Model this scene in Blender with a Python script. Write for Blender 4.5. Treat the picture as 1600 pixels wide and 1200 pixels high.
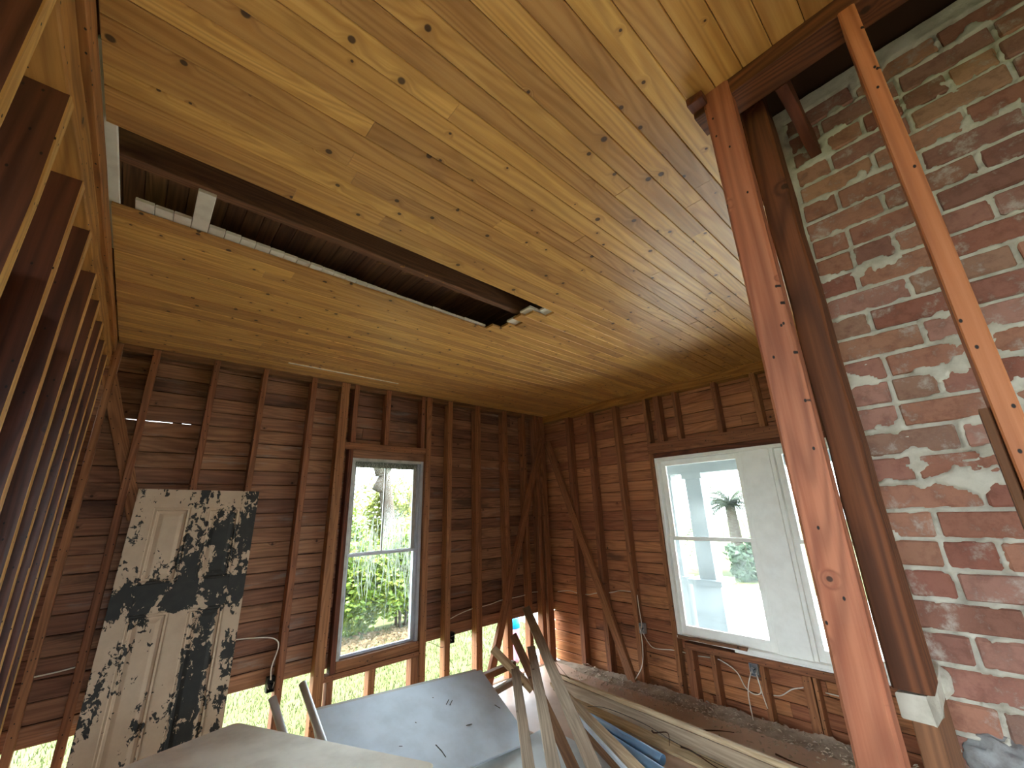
import bpy, bmesh, math, random
from mathutils import Vector, Matrix, noise
rnd = random.Random(7)
sc = bpy.context.scene
for o in list(bpy.data.objects): bpy.data.objects.remove(o)
col = sc.collection
S = 1.13            # measured units -> metres

# ---------------------------------------------------------------- camera
cam = bpy.data.objects.new('camera', bpy.data.cameras.new('camera')); col.objects.link(cam)
right = Vector((0.7453339, -0.6659582, -0.03125783))
down = Vector((0.17597458, 0.24173837, -0.95425128))
fwd = Vector((0.64304768, 0.70573525, 0.29736752))
m = Matrix((right, -down, -fwd)).transposed().to_4x4()
m.translation = Vector((0, 0, 1.6 * S))
cam.matrix_world = m
cam.data.sensor_width = 36; cam.data.lens = 632.73 * 36 / 1600; cam.data.clip_start = 0.02
sc.camera = cam

# ---------------------------------------------------------------- sky, sun, exposure
w = bpy.data.worlds.new('sky'); sc.world = w; w.use_nodes = True
bg = w.node_tree.nodes['Background']; bg.inputs[0].default_value = (0.80, 0.91, 1.0, 1); bg.inputs[1].default_value = 2.4
sun = bpy.data.objects.new('sun', bpy.data.lights.new('sun', 'SUN')); col.objects.link(sun)
sun.data.energy = 5.0; sun.data.angle = math.radians(1.5); sun.data.color = (1, 0.95, 0.86)
sun.rotation_euler = Vector((0.42, 0.06, 0.9)).to_track_quat('Z', 'Y').to_euler()
sc.view_settings.view_transform = 'Standard'; sc.view_settings.look = 'None'
sc.view_settings.gamma = 1; sc.view_settings.use_curve_mapping = False
sc.view_settings.exposure = 3.0
sc.cycles.diffuse_bounces = 7; sc.cycles.max_bounces = 16; sc.cycles.transparent_max_bounces = 24
sc.cycles.caustics_reflective = False; sc.cycles.caustics_refractive = False
sc.cycles.sample_clamp_indirect = 6

# ---------------------------------------------------------------- materials
def srgb(r, g, b):
    f = lambda c: (c / 255 / 12.92) if c <= 10 else ((c / 255 + 0.055) / 1.055) ** 2.4
    return (f(r), f(g), f(b), 1)
class NT:
    def __init__(s, name):
        s.m = bpy.data.materials.new(name); s.m.use_nodes = True
        s.t = s.m.node_tree; s.n = s.t.nodes; s.l = s.t.links
        s.b = s.n['Principled BSDF']; s.out = s.n['Material Output']
    def new(s, typ, **kw):
        n = s.n.new(typ)
        for k, v in kw.items(): setattr(n, k, v)
        return n
    def put(s, node, key, val):
        i = node.inputs[key]
        if hasattr(val, 'is_output'): s.l.new(val, i)
        else: i.default_value = val
    def math(s, op, a, b=0.0, c=None, clamp=False):
        n = s.new('ShaderNodeMath', operation=op, use_clamp=clamp); s.put(n, 0, a); s.put(n, 1, b)
        if c is not None: s.put(n, 2, c)
        return n.outputs[0]
    def vmath(s, op, a, b):
        n = s.new('ShaderNodeVectorMath', operation=op); s.put(n, 0, a); s.put(n, 1, b); return n.outputs[0]
    def noise(s, vec, scale, detail=4, rough=0.55, dist=0.0):
        n = s.new('ShaderNodeTexNoise'); s.put(n, 'Vector', vec); s.put(n, 'Scale', scale); s.put(n, 'Detail', detail)
        s.put(n, 'Roughness', rough); s.put(n, 'Distortion', dist); return n.outputs[0]
    def mix(s, f, a, b, blend='MIX'):
        n = s.new('ShaderNodeMix', data_type='RGBA', blend_type=blend); s.put(n, 0, f); s.put(n, 6, a); s.put(n, 7, b); return n.outputs[2]
    def ramp(s, f, stops):
        n = s.new('ShaderNodeValToRGB'); s.put(n, 0, f); e = n.color_ramp.elements
        while len(e) > 1: e.remove(e[-1])
        e[0].position = stops[0][0]; e[0].color = stops[0][1]
        for p, c in stops[1:]:
            x = e.new(p); x.color = c
        return n.outputs[0]
    def step(s, f, a, b):
        n = s.new('ShaderNodeMapRange', interpolation_type='SMOOTHSTEP'); s.put(n, 0, f); s.put(n, 1, a); s.put(n, 2, b); return n.outputs[0]
    def coords(s, rand=True):
        tc = s.new('ShaderNodeTexCoord').outputs['Object']
        if not rand: return tc, None
        oi = s.new('ShaderNodeObjectInfo').outputs['Random']
        c = s.new('ShaderNodeCombineXYZ'); s.put(c, 0, s.math('MULTIPLY', oi, 71.3)); s.put(c, 1, s.math('MULTIPLY', oi, 37.7)); s.put(c, 2, s.math('MULTIPLY', oi, 13.1))
        return s.vmath('ADD', tc, c.outputs[0]), oi
    def bump(s, h, strength=0.3, dist=0.01):
        n = s.new('ShaderNodeBump'); s.put(n, 'Strength', strength); s.put(n, 'Distance', dist); s.put(n, 'Height', h)
        s.l.new(n.outputs[0], s.b.inputs['Normal'])
    def fin(s, colr, rough=0.6, spec=0.4):
        s.put(s.b, 'Base Color', colr); s.put(s.b, 'Roughness', rough); s.put(s.b, 'Specular IOR Level', spec); return s.m

def wood(name, light, mid, dark, rough=0.6, knots=0.0, ring=0.45, grey=0.0, dots=0.0, vary=0.35, spec=0.35, knot_scale=5.5):
    """planks whose length runs along their own X axis"""
    t = NT(name); v, oi = t.coords()
    sepn = t.new('ShaderNodeSeparateXYZ'); t.put(sepn, 0, v)
    yz = t.math('ADD', sepn.outputs[1], sepn.outputs[2])
    flat = t.new('ShaderNodeCombineXYZ'); t.put(flat, 0, sepn.outputs[0]); t.put(flat, 1, yz); flat = flat.outputs[0]
    kd = None
    if knots:
        vo = t.new('ShaderNodeTexVoronoi', voronoi_dimensions='2D'); t.put(vo, 'Vector', flat); t.put(vo, 'Scale', knot_scale)
        cs = t.new('ShaderNodeSeparateColor'); t.put(cs, 0, vo.outputs['Color'])
        act = t.math('GREATER_THAN', cs.outputs[0], 1 - knots)
        rad = t.math('MULTIPLY_ADD', cs.outputs[1], 0.045, 0.02)
        dd = t.math('DIVIDE', vo.outputs['Distance'], rad)
        kd = t.math('MULTIPLY', t.step(dd, 1.25, 0.75), act)
        halo = t.math('MULTIPLY', t.step(dd, 4.5, 0.8), act)
        warp = t.math('MULTIPLY', halo, 0.02)
        vv = t.new('ShaderNodeCombineXYZ'); t.put(vv, 0, sepn.outputs[0]); t.put(vv, 1, t.math('ADD', sepn.outputs[1], warp)); t.put(vv, 2, sepn.outputs[2])
        v2 = vv.outputs[0]
    else: v2 = v
    g1 = t.noise(t.vmath('MULTIPLY', v2, (1.6, 60, 60)), 1.0, 6, 0.6)
    g2 = t.noise(t.vmath('MULTIPLY', v2, (0.55, 7, 7)), 1.0, 2, 0.4, 0.3)
    rings = t.math('MULTIPLY_ADD', t.math('SINE', t.math('MULTIPLY', g2, 95.0)), 0.5, 0.5)
    rings = t.math('POWER', rings, 1.6)
    lo = t.noise(v, 1.3, 3)
    c = t.mix(t.step(g1, 0.3, 0.7), mid, light)
    c = t.mix(t.math('MULTIPLY', rings, ring), c, dark)
    if grey:
        gm = t.noise(t.vmath('MULTIPLY', v, (1.7, 9, 9)), 1.0, 6, 0.65)
        c = t.mix(t.math('MULTIPLY', t.step(gm, 0.56, 0.72), grey), c, srgb(150, 145, 138))
        dm = t.noise(t.vmath('MULTIPLY', t.vmath('ADD', v, (5, 3, 9)), (1.4, 5, 5)), 1.0, 5, 0.65)
        c = t.mix(t.math('MULTIPLY', t.step(dm, 0.52, 0.72), 0.65), c, srgb(38, 24, 18))
    if kd is not None:
        c = t.mix(t.math('MULTIPLY', halo, 0.3), c, dark)
        c = t.mix(t.math('MULTIPLY', kd, 0.9), c, srgb(52, 30, 16))
    if dots:
        vo2 = t.new('ShaderNodeTexVoronoi', voronoi_dimensions='2D'); t.put(vo2, 'Vector', t.vmath('MULTIPLY', flat, (1.0, 1.6, 1))); t.put(vo2, 'Scale', 16)
        c2 = t.new('ShaderNodeSeparateColor'); t.put(c2, 0, vo2.outputs['Color'])
        hole = t.math('MULTIPLY', t.step(vo2.outputs['Distance'], 0.09, 0.05), t.math('GREATER_THAN', c2.outputs[0], 1 - dots))
        c = t.mix(hole, c, srgb(22, 12, 8))
    br = t.math('MULTIPLY_ADD', t.math('SUBTRACT', oi, 0.5), vary, t.math('MULTIPLY_ADD', lo, 0.5, 0.75))
    hs = t.new('ShaderNodeHueSaturation'); t.put(hs, 'Value', br); t.put(hs, 'Color', c)
    t.put(hs, 'Hue', t.math('MULTIPLY_ADD', oi, 0.012, 0.494))
    t.bump(g1, 0.25, 0.004)
    return t.fin(hs.outputs[0], rough, spec)

M = {}
M['pine'] = wood('varnished_pine', srgb(208, 160, 94), srgb(190, 138, 72), srgb(144, 92, 40), rough=0.42, knots=0.85, ring=0.4, vary=0.42, spec=0.4)
M['siding'] = wood('old_siding', srgb(158, 112, 84), srgb(132, 90, 66), srgb(84, 54, 40), rough=0.75, grey=0.5, ring=0.4, knots=0.12, vary=0.6)
M['siding_red'] = wood('warm_siding', srgb(186, 124, 84), srgb(162, 102, 66), srgb(108, 64, 40), rough=0.7, grey=0.08, ring=0.4, knots=0.15, vary=0.45)
M['stud'] = wood('old_stud', srgb(160, 106, 70), srgb(134, 84, 52), srgb(84, 48, 28), rough=0.7, dots=0.45, ring=0.4, knots=0.15, vary=0.35)
M['stud_left'] = wood('oiled_stud_shaded', srgb(104, 58, 38), srgb(84, 44, 28), srgb(50, 25, 17), rough=0.38, dots=0.3, ring=0.55, knots=0.12, vary=0.25, spec=0.6)  # dark oiled wood, darkened further for the weak light on its sides
M['stud_edge'] = wood('lit_stud_edge', srgb(206, 160, 96), srgb(180, 130, 70), srgb(120, 80, 42), rough=0.6, dots=0.4, ring=0.3, vary=0.1)  # window light on the front edges painted in as a yellower wood
M['plate'] = wood('top_plate', srgb(176, 122, 62), srgb(146, 94, 42), srgb(92, 56, 26), rough=0.65, dots=0.5, vary=0.15, knots=0.1)
M['post'] = wood('red_heart_pine', srgb(186, 122, 86), srgb(162, 98, 66), srgb(108, 62, 42), rough=0.55, dots=0.35, ring=0.42, knots=0.22, vary=0.1, knot_scale=7)
M['post_dark'] = wood('dark_heart_pine', srgb(122, 68, 40), srgb(96, 52, 28), srgb(56, 28, 16), rough=0.7, ring=0.6, knots=0.2, vary=0.1)
M['orange'] = wood('orange_stud', srgb(206, 140, 90), srgb(188, 120, 70), srgb(136, 78, 42), rough=0.6, dots=0.4, ring=0.5, knots=0.2, vary=0.05)
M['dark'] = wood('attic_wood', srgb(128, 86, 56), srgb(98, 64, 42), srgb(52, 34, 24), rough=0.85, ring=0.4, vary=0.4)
M['lumber'] = wood('grey_lumber', srgb(186, 166, 142), srgb(158, 138, 116), srgb(112, 94, 76), rough=0.7, ring=0.35, knots=0.15, vary=0.25)
M['lumber_pale'] = wood('pale_lumber', srgb(212, 190, 156), srgb(188, 162, 126), srgb(140, 112, 80), rough=0.7, ring=0.35, knots=0.15, vary=0.2)
M['lumber_brown'] = wood('brown_lumber', srgb(140, 98, 66), srgb(112, 76, 50), srgb(74, 48, 32), rough=0.75, ring=0.4, knots=0.15, vary=0.2)
M['floor'] = wood('floorboards', srgb(196, 180, 160), srgb(176, 158, 138), srgb(132, 114, 96), rough=0.7, ring=0.3, vary=0.2)  # paler than the brown boards, so the floor bounces daylight to the ceiling

def plain(name, c, rough=0.6, spec=0.4, var=0.25, scale=6.0, dark=None, bump=0.15, metal=0.0):
    t = NT(name); v, oi = t.coords()
    n = t.noise(v, scale, 6, 0.6)
    cc = t.mix(t.math('MULTIPLY', t.step(n, 0.35, 0.75), var), c, dark or (c[0] * .45, c[1] * .42, c[2] * .4, 1))
    t.bump(t.noise(v, scale * 9, 4), bump, 0.003)
    t.put(t.b, 'Metallic', metal)
    return t.fin(cc, rough, spec)
M['white_old'] = plain('worn_white_paint', srgb(250, 250, 243), 0.5, 0.4, 0.14, 9, srgb(176, 168, 152))
M['bead'] = plain('painted_beadboard', srgb(222, 212, 196), 0.55, 0.35, 0.3, 12, srgb(150, 128, 104))
M['sash_grey'] = plain('weathered_sash_paint', srgb(196, 196, 188), 0.6, 0.3, 0.5, 14, srgb(120, 114, 104))
M['jamb'] = plain('pale_jamb', srgb(206, 214, 224), 0.5, 0.4, 0.25, 8, srgb(140, 140, 146))
M['mortar'] = plain('lime_mortar', srgb(204, 200, 186), 0.9, 0.15, 0.6, 14, srgb(142, 136, 118), 0.5)
M['parge'] = plain('blue_grey_parging', srgb(150, 152, 152), 0.85, 0.2, 0.8, 16, srgb(98, 86, 84), 0.6)
M['drywall'] = plain('grey_blue_board', srgb(218, 229, 240), 0.7, 0.25, 0.4, 5, srgb(178, 186, 192), 0.08)
M['board_edge'] = plain('board_edge', srgb(206, 208, 206), 0.7, 0.2, 0.2, 8)
M['tan'] = plain('tan_tabletop', srgb(236, 228, 212), 0.6, 0.3, 0.6, 4.5, srgb(192, 178, 158), 0.1)
M['pvc'] = plain('grey_pvc', srgb(214, 218, 220), 0.35, 0.5, 0.2, 5, srgb(120, 120, 116), 0.03)
M['pvc_blue'] = plain('blue_pvc', srgb(126, 164, 200), 0.35, 0.5, 0.2, 5, srgb(90, 112, 136), 0.03)
M['cable'] = plain('white_cable', srgb(226, 216, 200), 0.5, 0.4, 0.15, 20)
M['steel'] = plain('galvanised_steel', srgb(170, 172, 176), 0.4, 0.5, 0.4, 18, metal=0.8)
M['blackwire'] = plain('black_wire', srgb(34, 32, 32), 0.5)
M['hardboard'] = plain('dusty_hardboard', srgb(206, 174, 150), 0.4, 0.45, 0.5, 2.6, srgb(164, 132, 110), 0.1)
M['dirt'] = plain('dirt', srgb(176, 158, 138), 0.95, 0.1, 0.7, 12, srgb(122, 104, 88), 0.6)
M['chips'] = plain('debris_chips', srgb(196, 178, 156), 0.9, 0.1, 0.6, 30, srgb(60, 42, 32))
M['twig'] = plain('twig_bark', srgb(82, 56, 42), 0.9, 0.1, 0.4, 20)
M['concrete'] = plain('driveway_concrete', srgb(206, 206, 200), 0.85, 0.2, 0.2, 1.0)
M['porchwhite'] = plain('porch_paint', srgb(134, 140, 142), 0.6, 0.3, 0.08, 3)  # white paint greyed so the colour carries its backlit shade
M['porchfloor'] = plain('porch_floor_paint', srgb(150, 160, 164), 0.6, 0.3, 0.15, 3)
M['bark'] = plain('grey_bark', srgb(74, 66, 58), 0.95, 0.1, 0.6, 9, srgb(42, 36, 30), 0.8)
M['blueplastic'] = plain('blue_plastic', srgb(20, 150, 216), 0.4, 0.4, 0.1, 4)
M['pinkplastic'] = plain('pink_plastic', srgb(222, 150, 176), 0.5, 0.3, 0.1, 4)
M['roof'] = plain('roof_deck', srgb(60, 42, 32), 0.9, 0.1, 0.4, 4)
M['outerwall'] = plain('plaster_wall', srgb(190, 178, 160), 0.8, 0.2, 0.2, 2)

def brick_mat():
    t = NT('old_brick'); v, oi = t.coords()
    base = t.ramp(oi, [(0.0, srgb(158, 112, 92)), (0.22, srgb(174, 128, 106)), (0.42, srgb(144, 94, 80)), (0.6, srgb(168, 126, 112)), (0.76, srgb(134, 94, 82)), (0.9, srgb(188, 142, 112)), (1.0, srgb(112, 94, 92))])
    n = t.noise(v, 26, 6, 0.65); c = t.mix(t.math('MULTIPLY', t.step(n, 0.4, 0.75), 0.55), base, srgb(84, 48, 40))
    n2 = t.noise(v, 13, 7, 0.7); c = t.mix(t.math('MULTIPLY', t.step(n2, 0.52, 0.7), 0.65), c, srgb(206, 196, 184))
    t.bump(t.noise(v, 60, 5, 0.7), 0.5, 0.006)
    return t.fin(c, 0.9, 0.15)
M['brick'] = brick_mat()

def door_paint():
    t = NT('peeling_door_paint'); v, oi = t.coords(False)
    big = t.noise(t.vmath('MULTIPLY', v, (3.4, 3.4, 1.5)), 1.0, 2, 0.5)
    n = t.noise(t.vmath('MULTIPLY', v, (34, 34, 26)), 1.0, 4, 0.6, 0.6)
    n2 = t.noise(t.vmath('MULTIPLY', v, (14, 14, 6)), 1.0, 5, 0.6, 0.4)
    a = t.math('MULTIPLY_ADD', n2, 0.8, t.math('MULTIPLY_ADD', n, 0.85, t.math('MULTIPLY', big, 0.9)))
    sx = t.new('ShaderNodeSeparateXYZ'); t.put(sx, 0, v); X, Z = sx.outputs[0], sx.outputs[2]
    def band(val, c, w_):
        return t.step(t.math('ABSOLUTE', t.math('SUBTRACT', val, c * S)), w_ * S, w_ * S * 0.45)
    low = t.step(Z, 1.08 * S, 1.05 * S); up = t.math('SUBTRACT', 1.0, low)
    b1 = t.math('MULTIPLY', band(Z, 1.155, 0.12), 0.19)
    b2 = t.math('MULTIPLY', t.math('MULTIPLY', band(X, 0.0, 0.08), up), 0.18)
    b3 = t.math('MULTIPLY', t.math('MULTIPLY', band(X, 0.13, 0.12), low), 0.20)
    b4 = t.math('MULTIPLY', band(X, -0.33, 0.07), 0.15)
    b5 = t.math('MULTIPLY', band(X, 0.31, 0.07), 0.16)
    b6 = t.math('MULTIPLY', t.math('MULTIPLY', band(X, 0.15, 0.12), t.math('MULTIPLY', up, band(Z, 1.45, 0.35))), 0.16)
    a = t.math('ADD', a, t.math('ADD', t.math('ADD', b1, b2), t.math('ADD', t.math('ADD', b3, b4), t.math('ADD', b5, b6))))
    mask = t.step(a, 1.415, 1.445)
    cr = t.mix(t.noise(v, 11, 4), srgb(214, 190, 162), srgb(182, 156, 130))
    dk = t.mix(t.noise(v, 17, 4), srgb(30, 32, 32), srgb(62, 60, 54))
    c = t.mix(mask, cr, dk)
    t.bump(t.math('SUBTRACT', 1.0, mask), 0.5, 0.004)
    t.put(t.b, 'Base Color', c); t.put(t.b, 'Roughness', 0.6); t.put(t.b, 'Specular IOR Level', 0.3)
    return t.m
M['doorpaint'] = door_paint()

def glass_mat(name, haze):
    t = NT(name); v, oi = t.coords(False)
    tr = t.new('ShaderNodeBsdfTransparent'); tr.inputs[0].default_value = (0.97, 0.99, 0.98, 1)
    gl = t.new('ShaderNodeBsdfGlossy'); gl.inputs['Roughness'].default_value = 0.02
    tl = t.new('ShaderNodeBsdfTranslucent'); tl.inputs[0].default_value = (0.9, 0.95, 0.95, 1)
    fr = t.new('ShaderNodeFresnel'); fr.inputs[0].default_value = 1.3
    m1 = t.new('ShaderNodeMixShader'); t.put(m1, 0, t.math('MULTIPLY', t.step(t.noise(v, 3.0, 5, 0.6), 0.3, 0.8), haze)); t.l.new(tr.outputs[0], m1.inputs[1]); t.l.new(tl.outputs[0], m1.inputs[2])
    m2 = t.new('ShaderNodeMixShader'); t.put(m2, 0, fr.outputs[0]); t.l.new(m1.outputs[0], m2.inputs[1]); t.l.new(gl.outputs[0], m2.inputs[2])
    t.l.new(m2.outputs[0], t.out.inputs[0]); return t.m
M['glass'] = glass_mat('window_glass', 0.012); M['glass_dirty'] = glass_mat('dusty_window_glass', 0.045)

def leaf_mat(name, cols, trans=0.35):
    t = NT(name); tc = t.new('ShaderNodeTexCoord').outputs['Object']
    n = t.noise(tc, 7, 3, 0.7); n2 = t.noise(tc, 55, 1)
    c = t.ramp(t.math('MULTIPLY_ADD', n2, 0.6, t.math('MULTIPLY', n, 0.4)), [(0.3, cols[0]), (0.5, cols[1]), (0.7, cols[2])])
    t.put(t.b, 'Base Color', c); t.put(t.b, 'Roughness', 0.6)
    tl = t.new('ShaderNodeBsdfTranslucent'); t.put(tl, 0, c)
    mx = t.new('ShaderNodeMixShader'); t.put(mx, 0, trans); t.l.new(t.b.outputs[0], mx.inputs[1]); t.l.new(tl.outputs[0], mx.inputs[2])
    t.l.new(mx.outputs[0], t.out.inputs[0]); return t.m
M['leaf'] = leaf_mat('shrub_leaves', [srgb(42, 76, 16), srgb(92, 122, 28), srgb(166, 156, 46)])
M['leaf2'] = leaf_mat('yellow_green_leaves', [srgb(62, 84, 26), srgb(112, 124, 40), srgb(164, 150, 58)])
M['palmleaf'] = leaf_mat('palm_leaves', [srgb(30, 52, 34), srgb(48, 70, 46), srgb(76, 88, 52)])
M['moss'] = leaf_mat('grey_moss', [srgb(84, 92, 78), srgb(104, 110, 94), srgb(120, 124, 108)])
M['grass'] = leaf_mat('grass_blades', [srgb(44, 58, 26), srgb(64, 76, 38), srgb(88, 92, 56)])
M['lawn'] = plain('lawn_ground', srgb(66, 74, 42), 0.95, 0.1, 0.5, 3.0, srgb(84, 78, 60), 0.4)
M['litter'] = plain('fallen_leaf_litter', srgb(96, 82, 62), 0.95, 0.1, 0.6, 20, srgb(62, 46, 34), 0.5)
M['cobweb'] = glass_mat('cobweb', 1.0)

# ---------------------------------------------------------------- builders (inputs in measured units)
def tag(o, label=None, cat=None, group=None, kind=None):
    if label: o['label'] = label
    if cat: o['category'] = cat
    if group: o['group'] = group
    if kind: o['kind'] = kind
    return o
def put(o, parent):
    col.objects.link(o)
    if parent is not None:
        o.parent = parent; o.location = o.location - parent.location
    return o
def empty(name, loc=(0, 0, 0)):
    o = bpy.data.objects.new(name, None); o.location = Vector(loc) * S; o.empty_display_size = 0.1; col.objects.link(o); return o
def mesh(name, V, F, mat, parent=None, smooth=False, loc=(0, 0, 0)):
    me = bpy.data.meshes.new(name); me.from_pydata([Vector(v) * S for v in V], [], F); me.materials.append(M[mat])
    if smooth: me.polygons.foreach_set('use_smooth', [True] * len(me.polygons))
    me.validate(); o = bpy.data.objects.new(name, me); o.location = Vector(loc) * S
    return put(o, parent)
def frame(xd, yd):
    x = Vector(xd).normalized(); y = Vector(yd); y = (y - x * y.dot(x)).normalized(); return Matrix((x, y, x.cross(y))).transposed()
def plank_mesh(L, wdt, t, bev=0.002, seg=1, wob=0.0, rough_end=0.0):
    """local: length on X centred, width on Y centred, thickness on Z centred"""
    b = min(bev, wdt * .4, t * .4); hw, ht = wdt / 2, t / 2
    pr = [(-hw + b, -ht), (hw - b, -ht), (hw, -ht + b), (hw, ht - b), (hw - b, ht), (-hw + b, ht), (-hw, ht - b), (-hw, -ht + b)]
    V = []; F = []
    for i in range(seg + 1):
        x = -L / 2 + L * i / seg
        oy, oz = (rnd.uniform(-wob, wob), rnd.uniform(-wob, wob)) if wob else (0, 0)
        for (y, z) in pr:
            dx = rnd.uniform(-rough_end, rough_end) if rough_end and i in (0, seg) else 0
            jy, jz = (rnd.uniform(-wob, wob) * .6, rnd.uniform(-wob, wob) * .6) if wob else (0, 0)
            V.append((x + dx, y + oy + jy, z + oz + jz))
    for i in range(seg):
        for k in range(8):
            a = i * 8 + k; c = i * 8 + (k + 1) % 8
            F.append((a, a + 8, c + 8, c))
    F.append(tuple(range(0, 8))); F.append(tuple(range(seg * 8 + 7, seg * 8 - 1, -1)))
    return V, F
def plank(name, p0, p1, ydir, wdt, t, mat, parent=None, **kw):
    p0 = Vector(p0); p1 = Vector(p1); V, F = plank_mesh((p1 - p0).length, wdt, t, **kw)
    o = mesh(name, V, F, mat, None, loc=(p0 + p1) / 2)
    o.rotation_euler = frame(p1 - p0, ydir).to_euler()
    if parent is not None: o.parent = parent; o.location = o.location - parent.location
    return o
def box(name, lo, hi, mat, parent=None, axis=0, **kw):
    """axis-aligned box as a plank whose grain runs along axis"""
    lo = Vector(lo); hi = Vector(hi); c = (lo + hi) / 2; d = hi - lo
    p0 = c.copy(); p1 = c.copy(); p0[axis] = lo[axis]; p1[axis] = hi[axis]
    ya = (axis + 1) % 3; za = (axis + 2) % 3; yd = Vector((0, 0, 0)); yd[ya] = 1
    return plank(name, p0, p1, yd, d[ya], d[za], mat, parent, **kw)
def boxes_mesh(L):
    V = []; F = []
    for lo, hi in L:
        k = len(V)
        for z in (0, 1):
            for y in (0, 1):
                for x in (0, 1): V.append((hi[0] if x else lo[0], hi[1] if y else lo[1], hi[2] if z else lo[2]))
        F += [tuple(k + i for i in f) for f in ((0, 2, 3, 1), (4, 5, 7, 6), (0, 1, 5, 4), (2, 6, 7, 3), (0, 4, 6, 2), (1, 3, 7, 5))]
    return V, F
def catmull(P, n=8):
    P = [Vector(p) for p in P]; Q = [P[0] * 2 - P[1]] + P + [P[-1] * 2 - P[-2]]; out = []
    for i in range(1, len(Q) - 2):
        a, b, c, d = Q[i - 1:i + 3]
        for k in range(n):
            t = k / n; out.append(0.5 * ((2 * b) + (c - a) * t + (2 * a - 5 * b + 4 * c - d) * t * t + (3 * b - a - 3 * c + d) * t ** 3))
    out.append(P[-1]); return out
def tube_mesh(P, r, sides=8, cap=True, V=None, F=None):
    V = [] if V is None else V; F = [] if F is None else F; k0 = len(V)
    rr = r if hasattr(r, '__len__') else [r] * len(P); up = None
    for i, p in enumerate(P):
        d = (P[min(i + 1, len(P) - 1)] - P[max(i - 1, 0)]).normalized()
        if up is None: up = d.orthogonal().normalized()
        up = (up - d * up.dot(d)).normalized(); s = d.cross(up)
        for k in range(sides):
            a = 2 * math.pi * k / sides; V.append(tuple(p + up * math.cos(a) * rr[i] + s * math.sin(a) * rr[i]))
    for i in range(len(P) - 1):
        for k in range(sides):
            a = k0 + i * sides + k; b = k0 + i * sides + (k + 1) % sides; F.append((a, b, b + sides, a + sides))
    if cap: F.append(tuple(k0 + k for k in reversed(range(sides)))); F.append(tuple(k0 + (len(P) - 1) * sides + k for k in range(sides)))
    return V, F
def tube(name, P, r, mat, parent=None, sides=8, n=6, smooth=True):
    Q = catmull(P, n) if n > 1 else [Vector(p) for p in P]
    if hasattr(r, '__len__') and len(r) != len(Q):
        r = [r[0] + (r[-1] - r[0]) * i / (len(Q) - 1) for i in range(len(Q))]
    base = Vector(P[0]); V, F = tube_mesh([q - base for q in Q], r, sides)
    return mesh(name, V, F, mat, parent, smooth, loc=base)

CZ = 2.75            # ceiling height
BY, RX, LX = 3.66, 3.88, -0.28
# ================================================================ the setting
# ---- roof deck over the attic, ground
V, F = boxes_mesh([((-3.6, -3.2, 2.97), (4.15, 3.95, 3.1))])
tag(mesh('roof', V, F, 'roof'), 'dark roof deck over the house', kind='structure')
V, F = boxes_mesh([((-40, -40, -0.75), (60, 70, -0.55))])
tag(mesh('ground', V, F, 'lawn'), 'sunlit lawn ground around the house', kind='structure')

# ---- floor with boards
V, F = boxes_mesh([((-3.2, -3.0, -0.14), (3.86, 3.64, -0.022))])
floor = tag(mesh('floor', V, F, 'floor'), 'dusty board floor, paled to bounce daylight upward', kind='structure')
y = -0.6
while y < 3.6:
    box('floorboard', (1.2, y, -0.022), (3.76, min(y + 0.108, 3.56), 0.0), 'floor', floor, axis=0, bev=0.0015); y += 0.11

# ---- ceiling
ceiling = tag(empty('ceiling', (0, 0, CZ)), 'varnished knotty pine board ceiling with a long torn opening', kind='structure')
PW = 0.0735; base = 1.478
holeR = [1.715, 1.61, 1.575, 1.66, 1.60, 1.53]
k = -25
while base + k * PW < 3.63:
    y0 = base + k * PW; y1 = min(y0 + PW, 3.64)
    xl = LX + 0.015; xr = 3.80 if y0 > 0.25 else 1.045
    segs = []
    if 0 <= k < 6: xl = holeR[k]
    x = xl; first = True
    while x < xr - 0.01:
        L = rnd.uniform(0.5, 2.3) if first else rnd.uniform(1.3, 2.6)
        if first and xl > 0: L = rnd.uniform(.5, 1.5)
        e = x + L
        if xr - e < 0.45: e = xr
        segs.append((x, e)); x = e; first = False
    for (a, b) in segs:
        dz = rnd.uniform(-0.0012, 0.0012)
        box('ceiling_board', (a + .0005, y0 + 0.0007, CZ + dz), (b - .0005, y1 - 0.0007, CZ + 0.014 + dz), 'pine', ceiling, axis=0, bev=0.0022)
    k += 1
# a lath left sticking off the boards beside the back wall, and a raised bright edge
box('loose_strip', (0.70, 3.33, CZ - 0.006), (1.62, 3.345, CZ - 0.0005), 'bead', ceiling, axis=0, bev=0.001)
# old beadboard strips above, seen in the opening
x = -0.2; i = 0
while x < 1.78:
    if x < 1.5:
        yn = 1.862 + 0.052 * min(1, (x + .2) / 1.1) + rnd.uniform(-0.004, 0.003)
        if i == 3: yn = 1.66
        box('beadboard', (x, yn, CZ + 0.016), (x + 0.0555, 2.5, CZ + 0.029), 'bead', ceiling, axis=1, bev=0.002)
    else:
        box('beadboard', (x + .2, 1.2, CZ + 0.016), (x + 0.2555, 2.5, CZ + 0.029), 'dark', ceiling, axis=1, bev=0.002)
    x += 0.0575; i += 1
for (k_, x0_, x1_) in ((0, 1.65, 1.78), (1, 1.57, 1.68), (3, 1.59, 1.72)):
    y0_ = base + k_ * PW; box('beadboard', (x0_, y0_ - .01, CZ + 0.016), (x1_, y0_ + PW + .004, CZ + 0.028), 'bead', ceiling, axis=1, bev=0.002, rough_end=.004)
box('beadboard', (-0.275, 1.2, CZ + 0.014), (-0.243, 2.3, CZ + 0.028), 'bead', ceiling, axis=1, bev=0.002)
box('nailing_strip', (-0.31, 0.2, CZ + 0.016), (-0.277, 3.6, CZ + 0.05), 'plate', ceiling, axis=1)
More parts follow.
